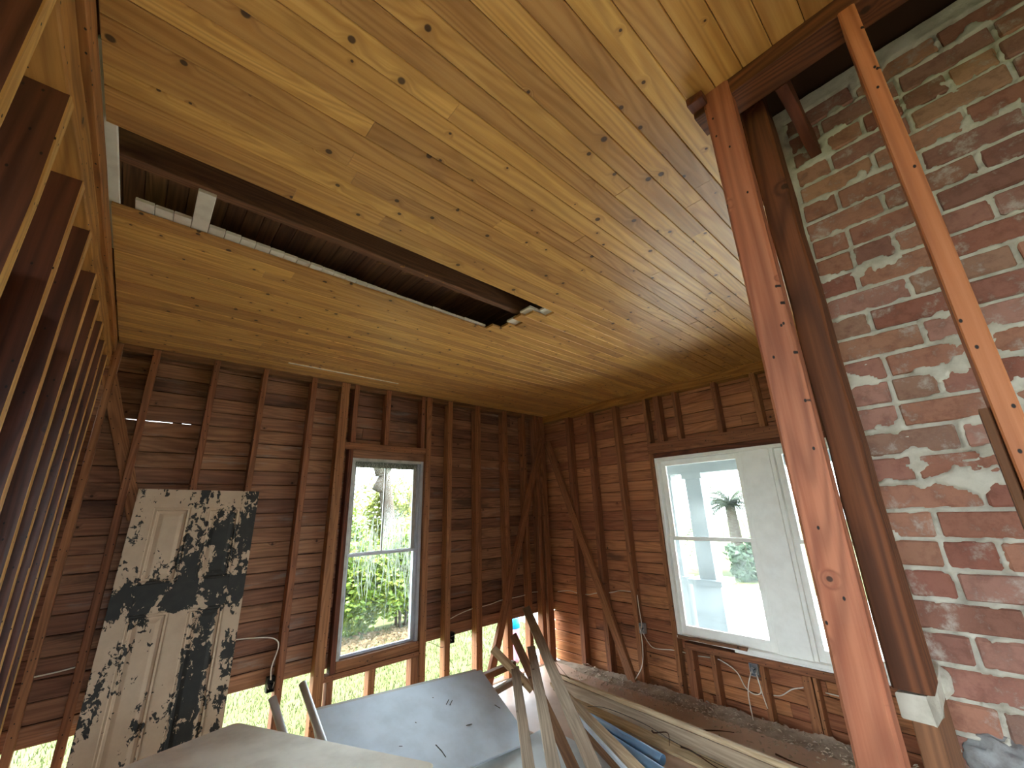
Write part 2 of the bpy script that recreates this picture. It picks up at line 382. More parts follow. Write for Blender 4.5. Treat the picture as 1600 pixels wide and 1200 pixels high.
# near side backing so the dark void has an edge
x = -0.24
while x < 0.95:
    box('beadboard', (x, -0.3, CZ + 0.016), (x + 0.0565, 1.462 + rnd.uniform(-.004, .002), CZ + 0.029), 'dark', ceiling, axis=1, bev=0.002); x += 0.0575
for yj in (0.98, 1.642, 2.3, 2.96):
    box('joist', (-0.36, yj, CZ + 0.031), (3.8, yj + 0.045, CZ + 0.2), 'dark', ceiling, axis=0, seg=14, wob=0.002)
box('joist', (-0.36, 0.32, CZ + 0.031), (3.8, 0.365, CZ + 0.2), 'dark', ceiling, axis=0)
x = -0.34
while x < 1.85:
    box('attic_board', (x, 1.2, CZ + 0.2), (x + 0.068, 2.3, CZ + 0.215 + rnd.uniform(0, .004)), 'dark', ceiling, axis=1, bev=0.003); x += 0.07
# splinters hanging from the joist
for (xa, yb, xc) in ((0.80, 1.70, 0.70), (0.93, 1.72, 0.86), (1.03, 1.70, 1.0)):
    tube('splinter', [(xa, 1.645, CZ + 0.03), ((xa + xc) / 2, 1.70, CZ + 0.05), (xc, 1.80, CZ + 0.09)], [0.006, 0.001], 'plate', ceiling, sides=4, n=3)

# ---- back wall (with window_1)
wall_back = tag(empty('wall_back', (1.8, BY, 0)), 'open stud back wall with bare red-brown siding boards', kind='structure')
SY0, SY1 = 3.57, 3.652
def stud_b(x0, x1, z0, z1, nm='stud', mat='stud', y0=SY0, y1=SY1):
    return box(nm, (x0, y0, z0), (x1, y1, z1), mat, wall_back, axis=2, seg=max(2, int((z1 - z0) / .3)), wob=0.0015, bev=0.003)
TOPB = 2.74
for (a, b) in ((-0.275, -0.238), (-0.085, -0.043), (0.26, 0.3), (0.585, 0.623), (0.95, 0.995), (1.2, 1.274), (2.067, 2.127), (2.325, 2.382), (2.683, 2.756), (3.083, 3.154), (3.40, 3.45), (3.60, 3.66), (3.70, 3.79)):
    stud_b(a, b, 0.0, TOPB)
for (a, b) in ((1.316, 1.359), (1.627, 1.673), (2.007, 2.05)): stud_b(a, b, 2.215, TOPB, 'cripple_stud')
for (a, b) in ((1.30, 1.345), (1.62, 1.675), (1.99, 2.055)): stud_b(a, b, 0.0, 0.42, 'cripple_stud')
box('header', (1.275, SY0 + .004, 2.155), (2.066, SY1, 2.213), 'stud', wall_back, axis=0, seg=5, wob=.001)
box('head_board', (1.36, SY0 + .03, 2.085), (2.066, SY1 - .01, 2.154), 'siding', wall_back, axis=0)
box('sill_plate', (1.275, SY0 + .006, 0.42), (2.066, SY1, 0.46), 'stud', wall_back, axis=0, seg=5, wob=.001)
box('jack_stud', (1.316, SY0 + 0.012, 0.46), (1.355, SY1, 2.154), 'post_dark', wall_back, axis=2)
box('top_plate', (-0.3, SY0 + .01, 2.70), (3.79, SY1, 2.79), 'dark', wall_back, axis=0)
box('bottom_plate', (-0.3, SY0 - .01, -0.16), (3.79, SY1 + .03, -0.001), 'stud', wall_back, axis=0)
# diagonal braces
plank('brace', (3.70, 3.545, 2.45), (2.80, 3.545, 0.02), (1, 0, 0.37), 0.075, 0.045, 'stud', wall_back, seg=6, wob=.002, bev=.003)
plank('brace', (-0.27, 3.60, 2.52), (0.02, 3.60, 1.62), (1, 0, 0.3), 0.075, 0.04, 'stud', wall_back, seg=3, wob=.002, bev=.003)
# siding: rows of boards, cut round the window
def rows(segs, z0, z1, pitch, fn):
    z = z0
    while z < z1 - 0.01:
        for (a, b) in segs(z):
            x = a
            while x < b - 0.01:
                e = x + rnd.uniform(1.2, 3.2)
                if b - e < 0.5: e = b
                fn(x, e, z, min(pitch, z1 - z)); x = e
        z += pitch
PITB = 0.1045
def seg_back(z):
    return [(-0.36, 1.36), (2.07, 3.93)] if 0.43 < z < 2.09 else [(-0.36, 3.93)]
def sid_back(a, b, z, h):
    zz = z + h / 2
    plank('siding_board', (a + .001, BY + 0.006, zz), (b - .001, BY + 0.006, zz), (0, -0.05 + rnd.uniform(-.03, .03), 1), h - 0.0035, 0.015, 'siding', wall_back, bev=0.0045, seg=max(2, int((b - a) / .22)), wob=0.0016)
rows(seg_back, 0.485, 2.97, PITB, sid_back)
zs = 0.485 + 17 * PITB
def backing(L, par):  # sheet added behind the siding to block daylight through the seams
    V, F = boxes_mesh(L); mesh('seam_light_block', V, F, 'roof', par)
YB0, YB1 = BY + 0.017, BY + 0.03
backing([((-0.36, YB0, 0.487), (1.36, YB1, zs - .003)), ((-0.36, YB0, zs + .003), (-0.28, YB1, 2.3)), ((-0.30, YB0, zs - .004), (-0.14, YB1, zs + .004)), ((0.10, YB0, zs - .004), (0.155, YB1, zs + .004)), ((0.205, YB0, zs - .004), (0.38, YB1, zs + .004)), ((0.43, YB0, zs - .004), (0.86, YB1, zs + .004)), ((0.885, YB0, zs - .004), (1.36, YB1, zs + .004)), ((-0.36, YB0, zs + .003), (1.36, YB1, 2.97)), ((1.36, YB0, 2.09), (2.07, YB1, 2.97)), ((2.07, YB0, 0.487), (3.92, YB1, 2.97))], wall_back)

# ---- right wall (with window_2)
wall_right = tag(empty('wall_right', (RX, 1.8, 0)), 'open stud right wall with warm brown siding boards', kind='structure')
SX0, SX1 = 3.78, 3.868
def stud_r(y0, y1, z0, z1, nm='stud', mat='stud', x0=SX0):
    return box(nm, (x0, y0, z0), (SX1, y1, z1), mat, wall_right, axis=2, seg=max(2, int((z1 - z0) / .3)), wob=0.0015, bev=0.003)
for (a, b) in ((3.146, 3.205), (2.83, 2.885), (2.47, 2.52), (2.10, 2.14), (0.20, 0.27), (-0.2, -0.15), (-0.6, -0.55), (-1.0, -.95), (-1.4, -1.35), (-1.8, -1.75)):
    stud_r(a, b, 0.0, 2.68 if a > 0 else 2.74)
for (a, b) in ((1.955, 2.02), (1.775, 1.812), (1.39, 1.43), (1.055, 1.10), (0.7, 0.74)): stud_r(a, b, 2.2, 2.68, 'cripple_stud')
for (a, b) in ((1.972, 2.035), (1.785, 1.822), (1.415, 1.452), (1.115, 1.175), (1.085, 1.108), (0.7, 0.74)): stud_r(a, b, 0.0, 0.405, 'cripple_stud')
box('header', (SX0 - .012, 0.27, 2.095), (SX1 - .01, 2.135, 2.198), 'stud', wall_right, axis=1, seg=6, wob=.002)
box('head_board', (SX0 + .03, 0.27, 2.0505), (SX1, 2.099, 2.0945), 'post_dark', wall_right, axis=1)
box('sill_plate', (SX0 + .002, 0.27, 0.405), (SX1, 2.035, 0.455), 'stud', wall_right, axis=1, seg=6, wob=.0015)
box('top_plate', (SX0 - .01, -2.9, 2.665), (SX1, 3.57, 2.76), 'plate', wall_right, axis=1, seg=12, wob=.002)
plank('brace', (3.755, 3.50, 2.40), (3.755, 2.57, 0.02), (0, 1, -0.3), 0.085, 0.04, 'stud', wall_right, seg=6, wob=.002, bev=.003)
plank('splintered_strip', (3.765, 2.07, 0.50), (3.765, 1.52, 0.505), (0, 0, 1), 0.022, 0.03, 'lumber_brown', wall_right, seg=6, wob=.003, rough_end=.02)
def seg_right(z):
    return [(-2.9, 0.25), (2.11, 3.66)] if 0.44 < z < 2.09 else [(-2.9, 3.66)]
def sid_right(a, b, z, h):
    zz = z + h / 2
    plank('siding_board', (RX + 0.005, b - .001, zz), (RX + 0.005, a + .001, zz), (-0.05 + rnd.uniform(-.03, .03), 0, 1), h - 0.0035, 0.015, 'siding_red', wall_right, bev=0.0045, seg=max(2, int((b - a) / .22)), wob=0.0016)
rows(seg_right, -0.02, 2.97, 0.0985, sid_right)
backing([((RX + .016, 2.11, -.03), (RX + .03, 3.66, 2.97)), ((RX + .016, -2.9, -.03), (RX + .03, 0.25, 2.97)), ((RX + .016, 0.25, 2.09), (RX + .03, 2.11, 2.97)), ((RX + .016, 0.25, -.03), (RX + .03, 2.11, 0.47))], wall_right)

# ---- left partition: studs, plate, and the boards of the next room behind them
wall_left = tag(empty('wall_left', (LX, 2.0, 0)), 'open partition of reddish-brown studs with a yellow top plate', kind='structure')
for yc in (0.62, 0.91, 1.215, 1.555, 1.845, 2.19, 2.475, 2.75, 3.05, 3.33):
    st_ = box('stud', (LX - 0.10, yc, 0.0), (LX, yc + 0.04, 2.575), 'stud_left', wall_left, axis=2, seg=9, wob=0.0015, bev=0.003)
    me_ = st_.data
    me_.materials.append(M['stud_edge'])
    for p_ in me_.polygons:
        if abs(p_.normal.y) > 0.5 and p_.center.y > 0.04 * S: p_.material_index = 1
box('top_plate', (LX - 0.11, -0.2, 2.575), (LX - 0.004, 3.57, 2.675), 'plate', wall_left, axis=1, seg=16, wob=.0025, bev=.004)
box('ledger', (LX - 0.05, -0.2, 2.676), (LX + 0.012, 3.57, 2.742), 'plate', wall_left, axis=1, seg=16, wob=.0025, bev=.004)
for i in range(17):
    z = i * 0.14
    if z + .14 < 1.9: box('backing_board', (LX - 0.122, 0.9, z), (LX - 0.107, 1.245, z + 0.137), 'siding', wall_left, axis=1)
    if z + .14 < 2.3: box('backing_board', (LX - 0.122, 1.25, z), (LX - 0.107, 3.64, z + 0.137), 'siding', wall_left, axis=1)
V, F = boxes_mesh([((-3.4, -3.05, -0.1), (-0.35, -2.95, 2.97)), ((-0.35, -3.05, 2.1), (0.7, -2.95, 2.97)), ((-0.35, -3.05, -.1), (0.7, -2.95, 0.9)), ((0.7, -3.05, -0.1), (4.0, -2.95, 2.97))])  # out of view; opening added to light the room from behind
wr = tag(mesh('wall_rear', V, F, 'outerwall'), 'unseen plain wall at the back of the house, opening added for daylight', kind='structure')
V, F = boxes_mesh([((-3.3, 3.55, -0.1), (-0.39, 3.66, 2.97)), ((-3.3, 0.7, -.1), (-3.2, 3.55, 2.97)), ((-3.3, -2.95, 2.4), (-3.2, 0.7, 2.97)), ((-3.3, -2.95, -.1), (-3.2, 0.7, 0.5)), ((-3.3, -2.95, 0.5), (-3.2, -1.9, 2.4))])  # out of view; wide opening added to bring in light from the left
tag(mesh('wall_far_left', V, F, 'outerwall'), 'unseen outer wall of the neighbouring room, wide opening added for daylight', kind='structure')

# ---- window_1 (tall, back wall)
def sash(parent, nm, p, q, zlo, zhi, depth0, depth1, axis, fw, mat, gmat, muntin=None, rails=(None, None)):
    """sash in a wall plane; p,q along the wall; axis 0 = wall runs on X (depth on Y), 1 = wall runs on Y (depth on X)"""
    def B(n, a, b, z0, z1, par, mt, d0=depth0, d1=depth1, gr=None):
        if axis == 0: return box(n, (a, d0, z0), (b, d1, z1), mt, par, axis=gr if gr is not None else 0, bev=.002)
        return box(n, (d0, a, z0), (d1, b, z1), mt, par, axis=gr if gr is not None else 1, bev=.002)
    rb, rt = rails[0] or fw, rails[1] or fw
    s = empty(nm, ((p + q) / 2, depth0, zlo) if axis == 0 else (depth0, (p + q) / 2, zlo))
    s.parent = parent; s.location = s.location - parent.location
    loc = s.location.copy()
    def P(o):                               # re-parent under the sash
        o.parent = s; o.location = o.location - (parent.location + loc); return o
    P(B('stile', p, p + fw, zlo, zhi, None, mat, gr=2)); P(B('stile', q - fw, q, zlo, zhi, None, mat, gr=2))
    P(B('rail', p + fw, q - fw, zlo, zlo + rb, None, mat)); P(B('rail', p + fw, q - fw, zhi - rt, zhi, None, mat))
    mid = (depth0 + depth1) / 2; edges = [p + fw] + (list(muntin) if muntin else []) + [q - fw]
    for i in range(len(edges) - 1):
        P(B('pane', edges[i] - .003, edges[i + 1] + .003, zlo + rb - .003, zhi - rt + .003, None, gmat[i] if isinstance(gmat, (list, tuple)) else gmat, mid - .0012, mid + .0012))
    for mx in (muntin or []): P(B('muntin', mx - .006, mx + .006, zlo + rb, zhi - rt, None, mat, gr=2))
    return s
win1 = tag(empty('window_1', (1.715, 3.64, 0.46)), 'tall narrow double-hung window with grey sashes and one upper glazing bar', kind='structure')
box('jamb', (1.36, 3.60, 0.46), (1.385, 3.70, 2.085), 'sash_grey', win1, axis=2); box('jamb', (2.035, 3.60, 0.46), (2.062, 3.70, 2.085), 'jamb', win1, axis=2)
box('jamb_stop', (2.02, 3.63, 0.54), (2.0349, 3.70, 2.06), 'jamb', win1, axis=2)
box('head_jamb', (1.385, 3.60, 2.062), (2.035, 3.70, 2.085), 'sash_grey', win1, axis=0)
box('sill', (1.36, 3.585, 0.462), (2.066, 3.72, 0.535), 'stud', win1, axis=0, seg=5, wob=.001)
sash(win1, 'upper_sash', 1.387, 2.02, 1.27, 2.06, 3.652, 3.672, 0, 0.034, 'sash_grey', ['glass', 'glass_dirty'], muntin=[1.70], rails=(.026, .05))
sash(win1, 'lower_sash', 1.387, 2.02, 0.537, 1.29, 3.628, 3.648, 0, 0.018, 'jamb', 'glass', rails=(.02, .022))

# ---- window_2 (double, right wall)
win2 = tag(empty('window_2', (RX, 1.18, 0.47)), 'paired white-painted double-hung windows with a wide mullion board', kind='structure')
def wb(n, y0, y1, z0, z1, x0, x1, ax=2, mt='white_old'): return box(n, (x0, y0, z0), (x1, y1, z1), mt, win2, axis=ax, bev=.003, seg=3, wob=.0006)
wb('jamb', 2.07, 2.098, 0.50, 2.05, 3.80, 3.90); wb('jamb', 0.285, 0.31, 0.50, 2.05, 3.80, 3.90)
wb('mullion', 1.085, 1.30, 0.50, 2.05, 3.815, 3.90)
wb('mullion_bead', 1.055, 1.084, 0.50, 2.05, 3.825, 3.90); wb('mullion_bead', 1.301, 1.318, 0.50, 2.05, 3.825, 3.90)
wb('head_jamb', 0.31, 2.07, 2.02, 2.05, 3.80, 3.90, 1); wb('stool', 0.285, 2.098, 0.475, 0.5, 3.79, 3.91, 1)
wb('apron', 0.29, 1.62, 0.456, 0.474, 3.80, 3.87, 1)
for (a, b) in ((1.319, 2.069), (0.311, 1.054)):
    sash(win2, 'upper_sash', a, b, 1.285, 2.02, 3.868, 3.892, 1, 0.045, 'white_old', 'glass_dirty', rails=(.03, .05))
    sash(win2, 'lower_sash', a, b, 0.50, 1.315, 3.842, 3.866, 1, 0.042, 'white_old', 'glass_dirty', rails=(.075, .03))

# ================================================================ posts, chimney, partition remains
tag(box('wooden_post', (1.04, 0.196, 0.0), (1.092, 0.268, 2.748), 'post', axis=2, seg=40, wob=0.0006, bev=.006), 'thick reddish post with nail holes in front of the paired window', 'post')
tag(box('wooden_post', (1.2, 0.153, 1.235), (1.30, 0.2168, 2.93), 'post_dark', axis=2, seg=14, wob=0.0018, bev=.005), 'dark brown post between the reddish post and the brick chimney', 'post')
tag(box('wall_stud', (1.04, -0.078, 0.0), (1.13, -0.046, 2.70), 'orange', axis=2, seg=20, wob=0.001, bev=.003), 'orange-brown upright stud standing in front of the brick chimney', 'stud')
tag(box('wall_stud', (1.06, -0.0455, 0.0), (1.125, -0.033, 1.742), 'lumber_brown', axis=2, seg=8, wob=0.001, bev=.002), 'short brown stud nailed along the orange stud', 'stud')
tag(box('trim_1', (1.046, -2.9, 2.70), (1.135, 0.30, 2.76), 'post_dark', axis=1, seg=10, wob=.0015), 'dark beam along the cut edge of the pine ceiling', kind='structure')
tag(box('ceiling_beam', (1.136, 0.08, 2.70), (1.50, 0.11, 2.80), 'post_dark', axis=0, seg=4, wob=.002), 'short dark beam between the cut ceiling edge and the chimney', 'beam')
tag(box('wood_block', (1.005, 0.255, 2.71), (1.038, 0.30, 2.738), 'post_dark', axis=0, rough_end=.004), 'small broken wood block at the head of the reddish post', 'block')

chim = tag(empty('chimney', (1.75, -0.4, 0)), 'old red brick chimney with white lime mortar smeared over it', 'chimney')
BX = 1.5; CH = 0.0698; JZ = 1.3585
def brick_mesh(L, seed):
    rr = random.Random(seed); bm = bmesh.new()
    bmesh.ops.create_cube(bm, size=1)
    bmesh.ops.scale(bm, vec=(0.095, L, CH - 0.010), verts=bm.verts)
    bmesh.ops.bevel(bm, geom=list(bm.edges), offset=0.004, segments=1, affect='EDGES')
    for v in bm.verts: v.co += Vector([rr.uniform(-.0016, .0016) for _ in range(3)])
    for v in bm.verts: v.co *= S
    me = bpy.data.meshes.new('brick'); bm.to_mesh(me); bm.free(); me.materials.append(M['brick']); return me
STR = [brick_mesh(0.184, i) for i in range(6)]; HDR = [brick_mesh(0.085, 50 + i) for i in range(4)]
rects = []
zc0 = JZ - 8 * CH
nrow = int((2.93 - zc0) / CH)
for r in range(nrow):
    z0 = zc0 + r * CH; far = 0.188 + rnd.uniform(-.004, .004)
    if r > 20: far -= 0.004 * (r - 20)
    y = far; first = True; hdr_row = (r % 6 == 3)
    while y > -0.62:
        if hdr_row: L = 0.095
        else: L = 0.095 if (first and r % 2 == 0) else 0.194
        rects.append((y - L + .005, y - .005, z0 + .005, z0 + CH - .005))
        o = bpy.data.objects.new('brick', rnd.choice(HDR if L < .1 else STR))
        o.location = Vector((BX + 0.0475 + rnd.uniform(-.003, .003), y - L / 2, z0 + CH / 2)) * S
        o.rotation_euler = (rnd.uniform(-.012, .012), rnd.uniform(-.015, .015), rnd.uniform(-.012, .012))
        put(o, chim); y -= L; first = False
# mortar: one continuous skin, proud at the joints and smeared over some brick faces
def smooth(a, b, x):
    t = max(0, min(1, (x - a) / (b - a))); return t * t * (3 - 2 * t)
ST = 0.0055; ny = int((0.2 + 0.63) / ST); nz = int((2.95 - (zc0 - .02)) / ST)
byrow = {}
for q in rects: byrow.setdefault(round((q[2] - .005 - zc0) / CH), []).append(q)
V = []; F = []
for j in range(nz + 1):
    z = zc0 - .02 + j * ST; r = int(math.floor((z - zc0) / CH)); cand = byrow.get(r, [])
    edge = 0.193 + 0.010 * noise.noise(Vector((3.1, z * 9, 0))) + 0.006 * noise.noise(Vector((1.1, z * 31, 0)))
    for i in range(ny + 1):
        y = edge - i * ST
        d = -1
        for q in cand:
            d = max(d, min(y - q[0], q[1] - y, z - q[2], q[3] - z))
        jit = 0.011 * noise.noise(Vector((y * 34, z * 34, 2))) + 0.0045 * noise.noise(Vector((y * 90, z * 90, 7)))
        bl = noise.noise(Vector((y * 6.5, z * 10, 11))) + 0.45 * noise.noise(Vector((y * 19, z * 27, 5))) + 0.2 * noise.noise(Vector((y * 60, z * 70, 15)))
        patch = 0.42 * math.exp(-((z - 1.92) / 0.07) ** 2) + 0.30 * math.exp(-((z - 1.66) / 0.16) ** 2) + (0.14 if y > 0.1 and z > 2.1 else 0)
        de = d + jit - 0.075 * max(0, bl + patch - 0.33)
        h = 0.004 - 0.013 * smooth(-0.006, 0.001, de) + 0.0022 * noise.noise(Vector((y * 45, z * 45, 21)))
        V.append((BX - h, y, z))
w1 = ny + 1
for j in range(nz):
    for i in range(ny):
        a = j * w1 + i; F.append((a, a + 1, a + w1 + 1, a + w1))
# far side return so that the skin is a solid body
k0 = len(V)
for j in range(nz + 1):
    x, y, z = V[j * w1]; V.append((BX + 0.03, y - .002, z)); V.append((BX + 0.09, y - .004, z))
for j in range(nz):
    a = j * w1; b = (j + 1) * w1; c = k0 + 2 * j; d = k0 + 2 * j + 2
    F.append((a, b, d, c)); F.append((c, d, d + 1, c + 1))
mesh('mortar', V, F, 'mortar', chim, smooth=True)
V, F = boxes_mesh([((BX + 0.02, -0.9, 0.0), (2.1, 0.175, 2.96))])
mesh('core', V, F, 'mortar', chim)
# lower shoulder, the parged plug and the ledge under the dark post
def blob(name, c, rad, mat, parent, seed, n=18, flat=1.0):
    V = []; F = []
    for j in range(n + 1):
        th = math.pi * j / n
        for i in range(2 * n):
            ph = math.pi * i / n; d = Vector((math.sin(th) * math.cos(ph), math.sin(th) * math.sin(ph), math.cos(th)))
            s = 1 + 0.12 * flat * noise.noise(d * 2.2 + Vector((seed, 0, 0))) + 0.05 * flat * noise.noise(d * 6 + Vector((0, seed, 0)))
            V.append((c[0] + d.x * rad[0] * s, c[1] + d.y * rad[1] * s, c[2] + d.z * rad[2] * s))
    for j in range(n):
        for i in range(2 * n):
            a = j * 2 * n + i; b = j * 2 * n + (i + 1) % (2 * n); F.append((a, b, b + 2 * n, a + 2 * n))
    return mesh(name, V, F, mat, parent, smooth=True)
blob('flue_plug', (1.505, 0.10, 1.03), (0.03, 0.075, 0.06), 'parge', chim, 3.0, 26, 2.2)
blob('mortar_shoulder', (1.45, 0.172, 1.195), (0.06, 0.026, 0.032), 'mortar', chim, 8.0)
box('ledge', (1.2, 0.158, 1.185), (1.45, 0.205, 1.232), 'mortar', chim, axis=0, seg=4, wob=.005)
box('ledge_bearer', (1.22, 0.162, 0.0), (1.42, 0.20, 1.184), 'lumber_brown', chim, axis=2)

# ================================================================ leaning panel door
DT, DW, DL = 0.034, 0.668, 1.80
door = tag(empty('panel_door', (0.302, 3.44, 0.0)), 'old four-panel door with peeling cream paint over black, leaning on the studs', 'door', kind='thing')
drot = Matrix.Rotation(-math.atan2(0.115, 1.80), 4, 'X')
def dbox(name, x0, x1, z0, z1, y0=-DT / 2, y1=DT / 2, parent=door, bev=.003):
    V, F = boxes_mesh([((x0, y0, z0), (x1, y1, z1))]) if bev == 0 else (None, None)
    bm = bmesh.new(); bmesh.ops.create_cube(bm, size=1)
    for v in bm.verts: v.co = Vector((x0 + (v.co.x + .5) * (x1 - x0), y0 + (v.co.y + .5) * (y1 - y0), z0 + (v.co.z + .5) * (z1 - z0)))
    bmesh.ops.bevel(bm, geom=list(bm.edges), offset=bev, segments=2, affect='EDGES')
    for v in bm.verts: v.co *= S
    me = bpy.data.meshes.new(name); bm.to_mesh(me); bm.free(); me.materials.append(M['doorpaint'])
    o = bpy.data.objects.new(name, me); col.objects.link(o); o.parent = parent; return o
hw = DW / 2
def raised(name, x0, x1, z0, z1):
    """panel with a moulded frame and a raised field"""
    y_f = -DT / 2; prof = [(0.0, -0.0005), (0.006, 0.003), (0.016, 0.0), (0.022, 0.010), (0.034, 0.012), (0.052, 0.005), (0.056, 0.004)]
    V = []; F = []
    for (ins, dy) in prof:
        for (x, z) in ((x0 + ins, z0 + ins), (x1 - ins, z0 + ins), (x1 - ins, z1 - ins), (x0 + ins, z1 - ins)): V.append((x, y_f + dy, z))
    for i in range(len(prof) - 1):
        for k in range(4):
            a = i * 4 + k; b = i * 4 + (k + 1) % 4; F.append((a, b, b + 4, a + 4))
    n = (len(prof) - 1) * 4; F.append((n, n + 1, n + 2, n + 3))
    back = len(V)
    for (x, z) in ((x0, z0), (x1, z0), (x1, z1), (x0, z1)): V.append((x, DT / 2 - .008, z))
    F.append((back + 3, back + 2, back + 1, back))
    me = bpy.data.meshes.new(name); me.from_pydata([Vector(v) * S for v in V], [], F); me.materials.append(M['doorpaint'])
    o = bpy.data.objects.new(name, me); col.objects.link(o); o.parent = door; return o
SW = 0.098
dbox('stile', -hw, -hw + SW, 0, DL); dbox('stile', hw - SW, hw, 0, DL)
zt, zu, zl, zb = DL - 0.115, 1.235, 1.075, 0.20
for (z0, z1) in ((zt, DL), (zl, zu), (0, zb)): dbox('rail', -hw + SW, hw - SW, z0, z1)
for (z0, z1) in ((zu, zt), (zb, zl)):
    dbox('mullion', -0.045, 0.045, z0, z1)
    raised('panel', -hw + SW, -0.045, z0, z1); raised('panel', 0.045, hw - SW, z0, z1)
V, F = tube_mesh([Vector((0, -.001, 0)), Vector((0, 0.004, 0))], 0.017, 16)
kh = mesh('knob_hole', V, F, 'blackwire', None); kh.parent = door; kh.location = Vector((hw - 0.05, -DT / 2 - 0.0005, 1.10)) * S
door.rotation_euler = drot.to_euler(); door.rotation_euler[1] = 0.02

# ================================================================ sheets, table, pipes and lumber on the floor
def slab(name, corners, t, mat, parent=None, bev=.003):
    """flat sheet through 3 given corners A,B,C (D completes it), thickness t below"""
    A, B, C = [Vector(c) for c in corners]; D = A + (C - B); n = (B - A).cross(C - B).normalized()
    if n.z < 0: n = -n
    base = A; V = [p - base for p in (A, B, C, D)] + [p - base - n * t for p in (A, B, C, D)]
    bm = bmesh.new(); vs = [bm.verts.new(v * S) for v in V]
    for f in ((0, 1, 2, 3), (7, 6, 5, 4), (0, 4, 5, 1), (1, 5, 6, 2), (2, 6, 7, 3), (3, 7, 4, 0)): bm.faces.new([vs[i] for i in f])
    bmesh.ops.recalc_face_normals(bm, faces=bm.faces[:])
    bmesh.ops.bevel(bm, geom=list(bm.edges), offset=bev * S, segments=2, affect='EDGES')
    me = bpy.data.meshes.new(name); bm.to_mesh(me); bm.free(); me.materials.append(M[mat])
    o = bpy.data.objects.new(name, me); o.location = base * S; return put(o, parent)
tag(slab('wall_panel', ((1.095, 3.2, .409), (2.454, 3.2, .312), (2.37, 2.52, 0.05)), 0.016, 'drywall'), 'large blue-grey sheet sloping up towards the back wall under the tall window', 'sheet')
tag(slab('wall_panel', ((1.085, 3.235, .41), (2.42, 3.235, .318), (2.36, 2.60, 0.03)), 0.012, 'board_edge'), 'pale sheet showing just behind the top edge of the blue-grey sheet', 'sheet')
tag(slab('floor_panel', ((1.25, 2.62, .03), (2.62, 2.62, 0.03), (2.62, 1.55, 0.03)), 0.012, 'board_edge'), 'whitish sheet flat on the floor in front of the blue-grey sheet', 'sheet')
tag(slab('hardboard_sheet', ((3.70, 3.52, .022), (3.70, 0.5, 0.022), (2.5, 0.5, 0.022)), 0.008, 'hardboard'), 'dusty brown hardboard sheet on the floor along the right wall', 'sheet')
# marks printed / scuffed on the sheet are small flat stencils
pA, pB, pC = Vector((1.095, 3.2, .409)), Vector((2.454, 3.2, .312)), Vector((2.37, 2.52, 0.05))
def on_sheet(u, v): return pA + (pB - pA) * u + (pC - pB) * v
sheet = bpy.data.objects['wall_panel']; sn = (pB - pA).cross(pC - pB).normalized(); sn = sn if sn.z > 0 else -sn
for (u0, v0, u1, v1, wd) in ((0.655, .33, .685, .28, .005), (0.672, .35, .702, .30, .005), (0.50, .70, .515, .78, .007), (.515, .78, .52, .84, .006), (.70, .62, .735, .625, .006), (0.93, .50, .95, .56, .006), (0.60, .20, .605, .21, .006), (0.45, .42, .455, .43, .005), (.33, .60, .345, .61, .004)):
    plank('mark', on_sheet(u0, v0) + sn * .0005, on_sheet(u1, v1) + sn * .0005, (sn.cross(pB - pA)), wd, .0012, 'blackwire', sheet, bev=.0003)
# tan folding table top
tb = tag(empty('folding_table', (0.7, 2.2, 0.0)), 'dusty tan tabletop with rounded corners in the foreground', 'table')
P0 = Vector((0.593, 2.847, 0.6)); a = Vector((1.133, 1.79, 0.6)) - P0; b = Vector((0.141, 2.616, 0.646)) - P0
ax = a.normalized(); bx = (b - ax * b.dot(ax)).normalized(); nz_ = ax.cross(bx); nz_ = nz_ if nz_.z > 0 else -nz_
LA, LB, RC, TT = a.length, 0.74, 0.035, 0.022
out = []
for (cx, cy, a0) in ((RC, RC, 180), (LA - RC, RC, 270), (LA - RC, LB - RC, 0), (RC, LB - RC, 90)):
    for k in range(7):
        t = math.radians(a0 + 15 * k); out.append((cx + RC * math.cos(t), cy + RC * math.sin(t)))
lay = [(-0.004, 0.0), (0.0, -0.003), (0.0, -TT + .003), (-0.004, -TT)]
V = []; F = []; N = len(out); cxm, cym = LA / 2, LB / 2
for (ins, dz) in lay:
    for (x, y) in out:
        x2 = x + (ins if x > cxm else -ins); y2 = y + (ins if y > cym else -ins)
        V.append(tuple(P0 + ax * x2 + bx * y2 + nz_ * dz))
for i in range(3):
    for k in range(N):
        p = i * N + k; q = i * N + (k + 1) % N; F.append((p, q, q + N, p + N))
F.append(tuple(range(N))); F.append(tuple(range(4 * N - 1, 3 * N - 1, -1)))
mesh('tabletop', V, F, 'tan', tb)
for (u, v) in ((0.08, 0.08), (LA - .08, 0.08), (LA - .08, LB - .08), (0.08, LB - .08)):
    p = P0 + ax * u + bx * v - nz_ * TT
    tube('leg', [tuple(p), (p.x, p.y, 0.0)], 0.012, 'steel', tb, sides=10, n=1)

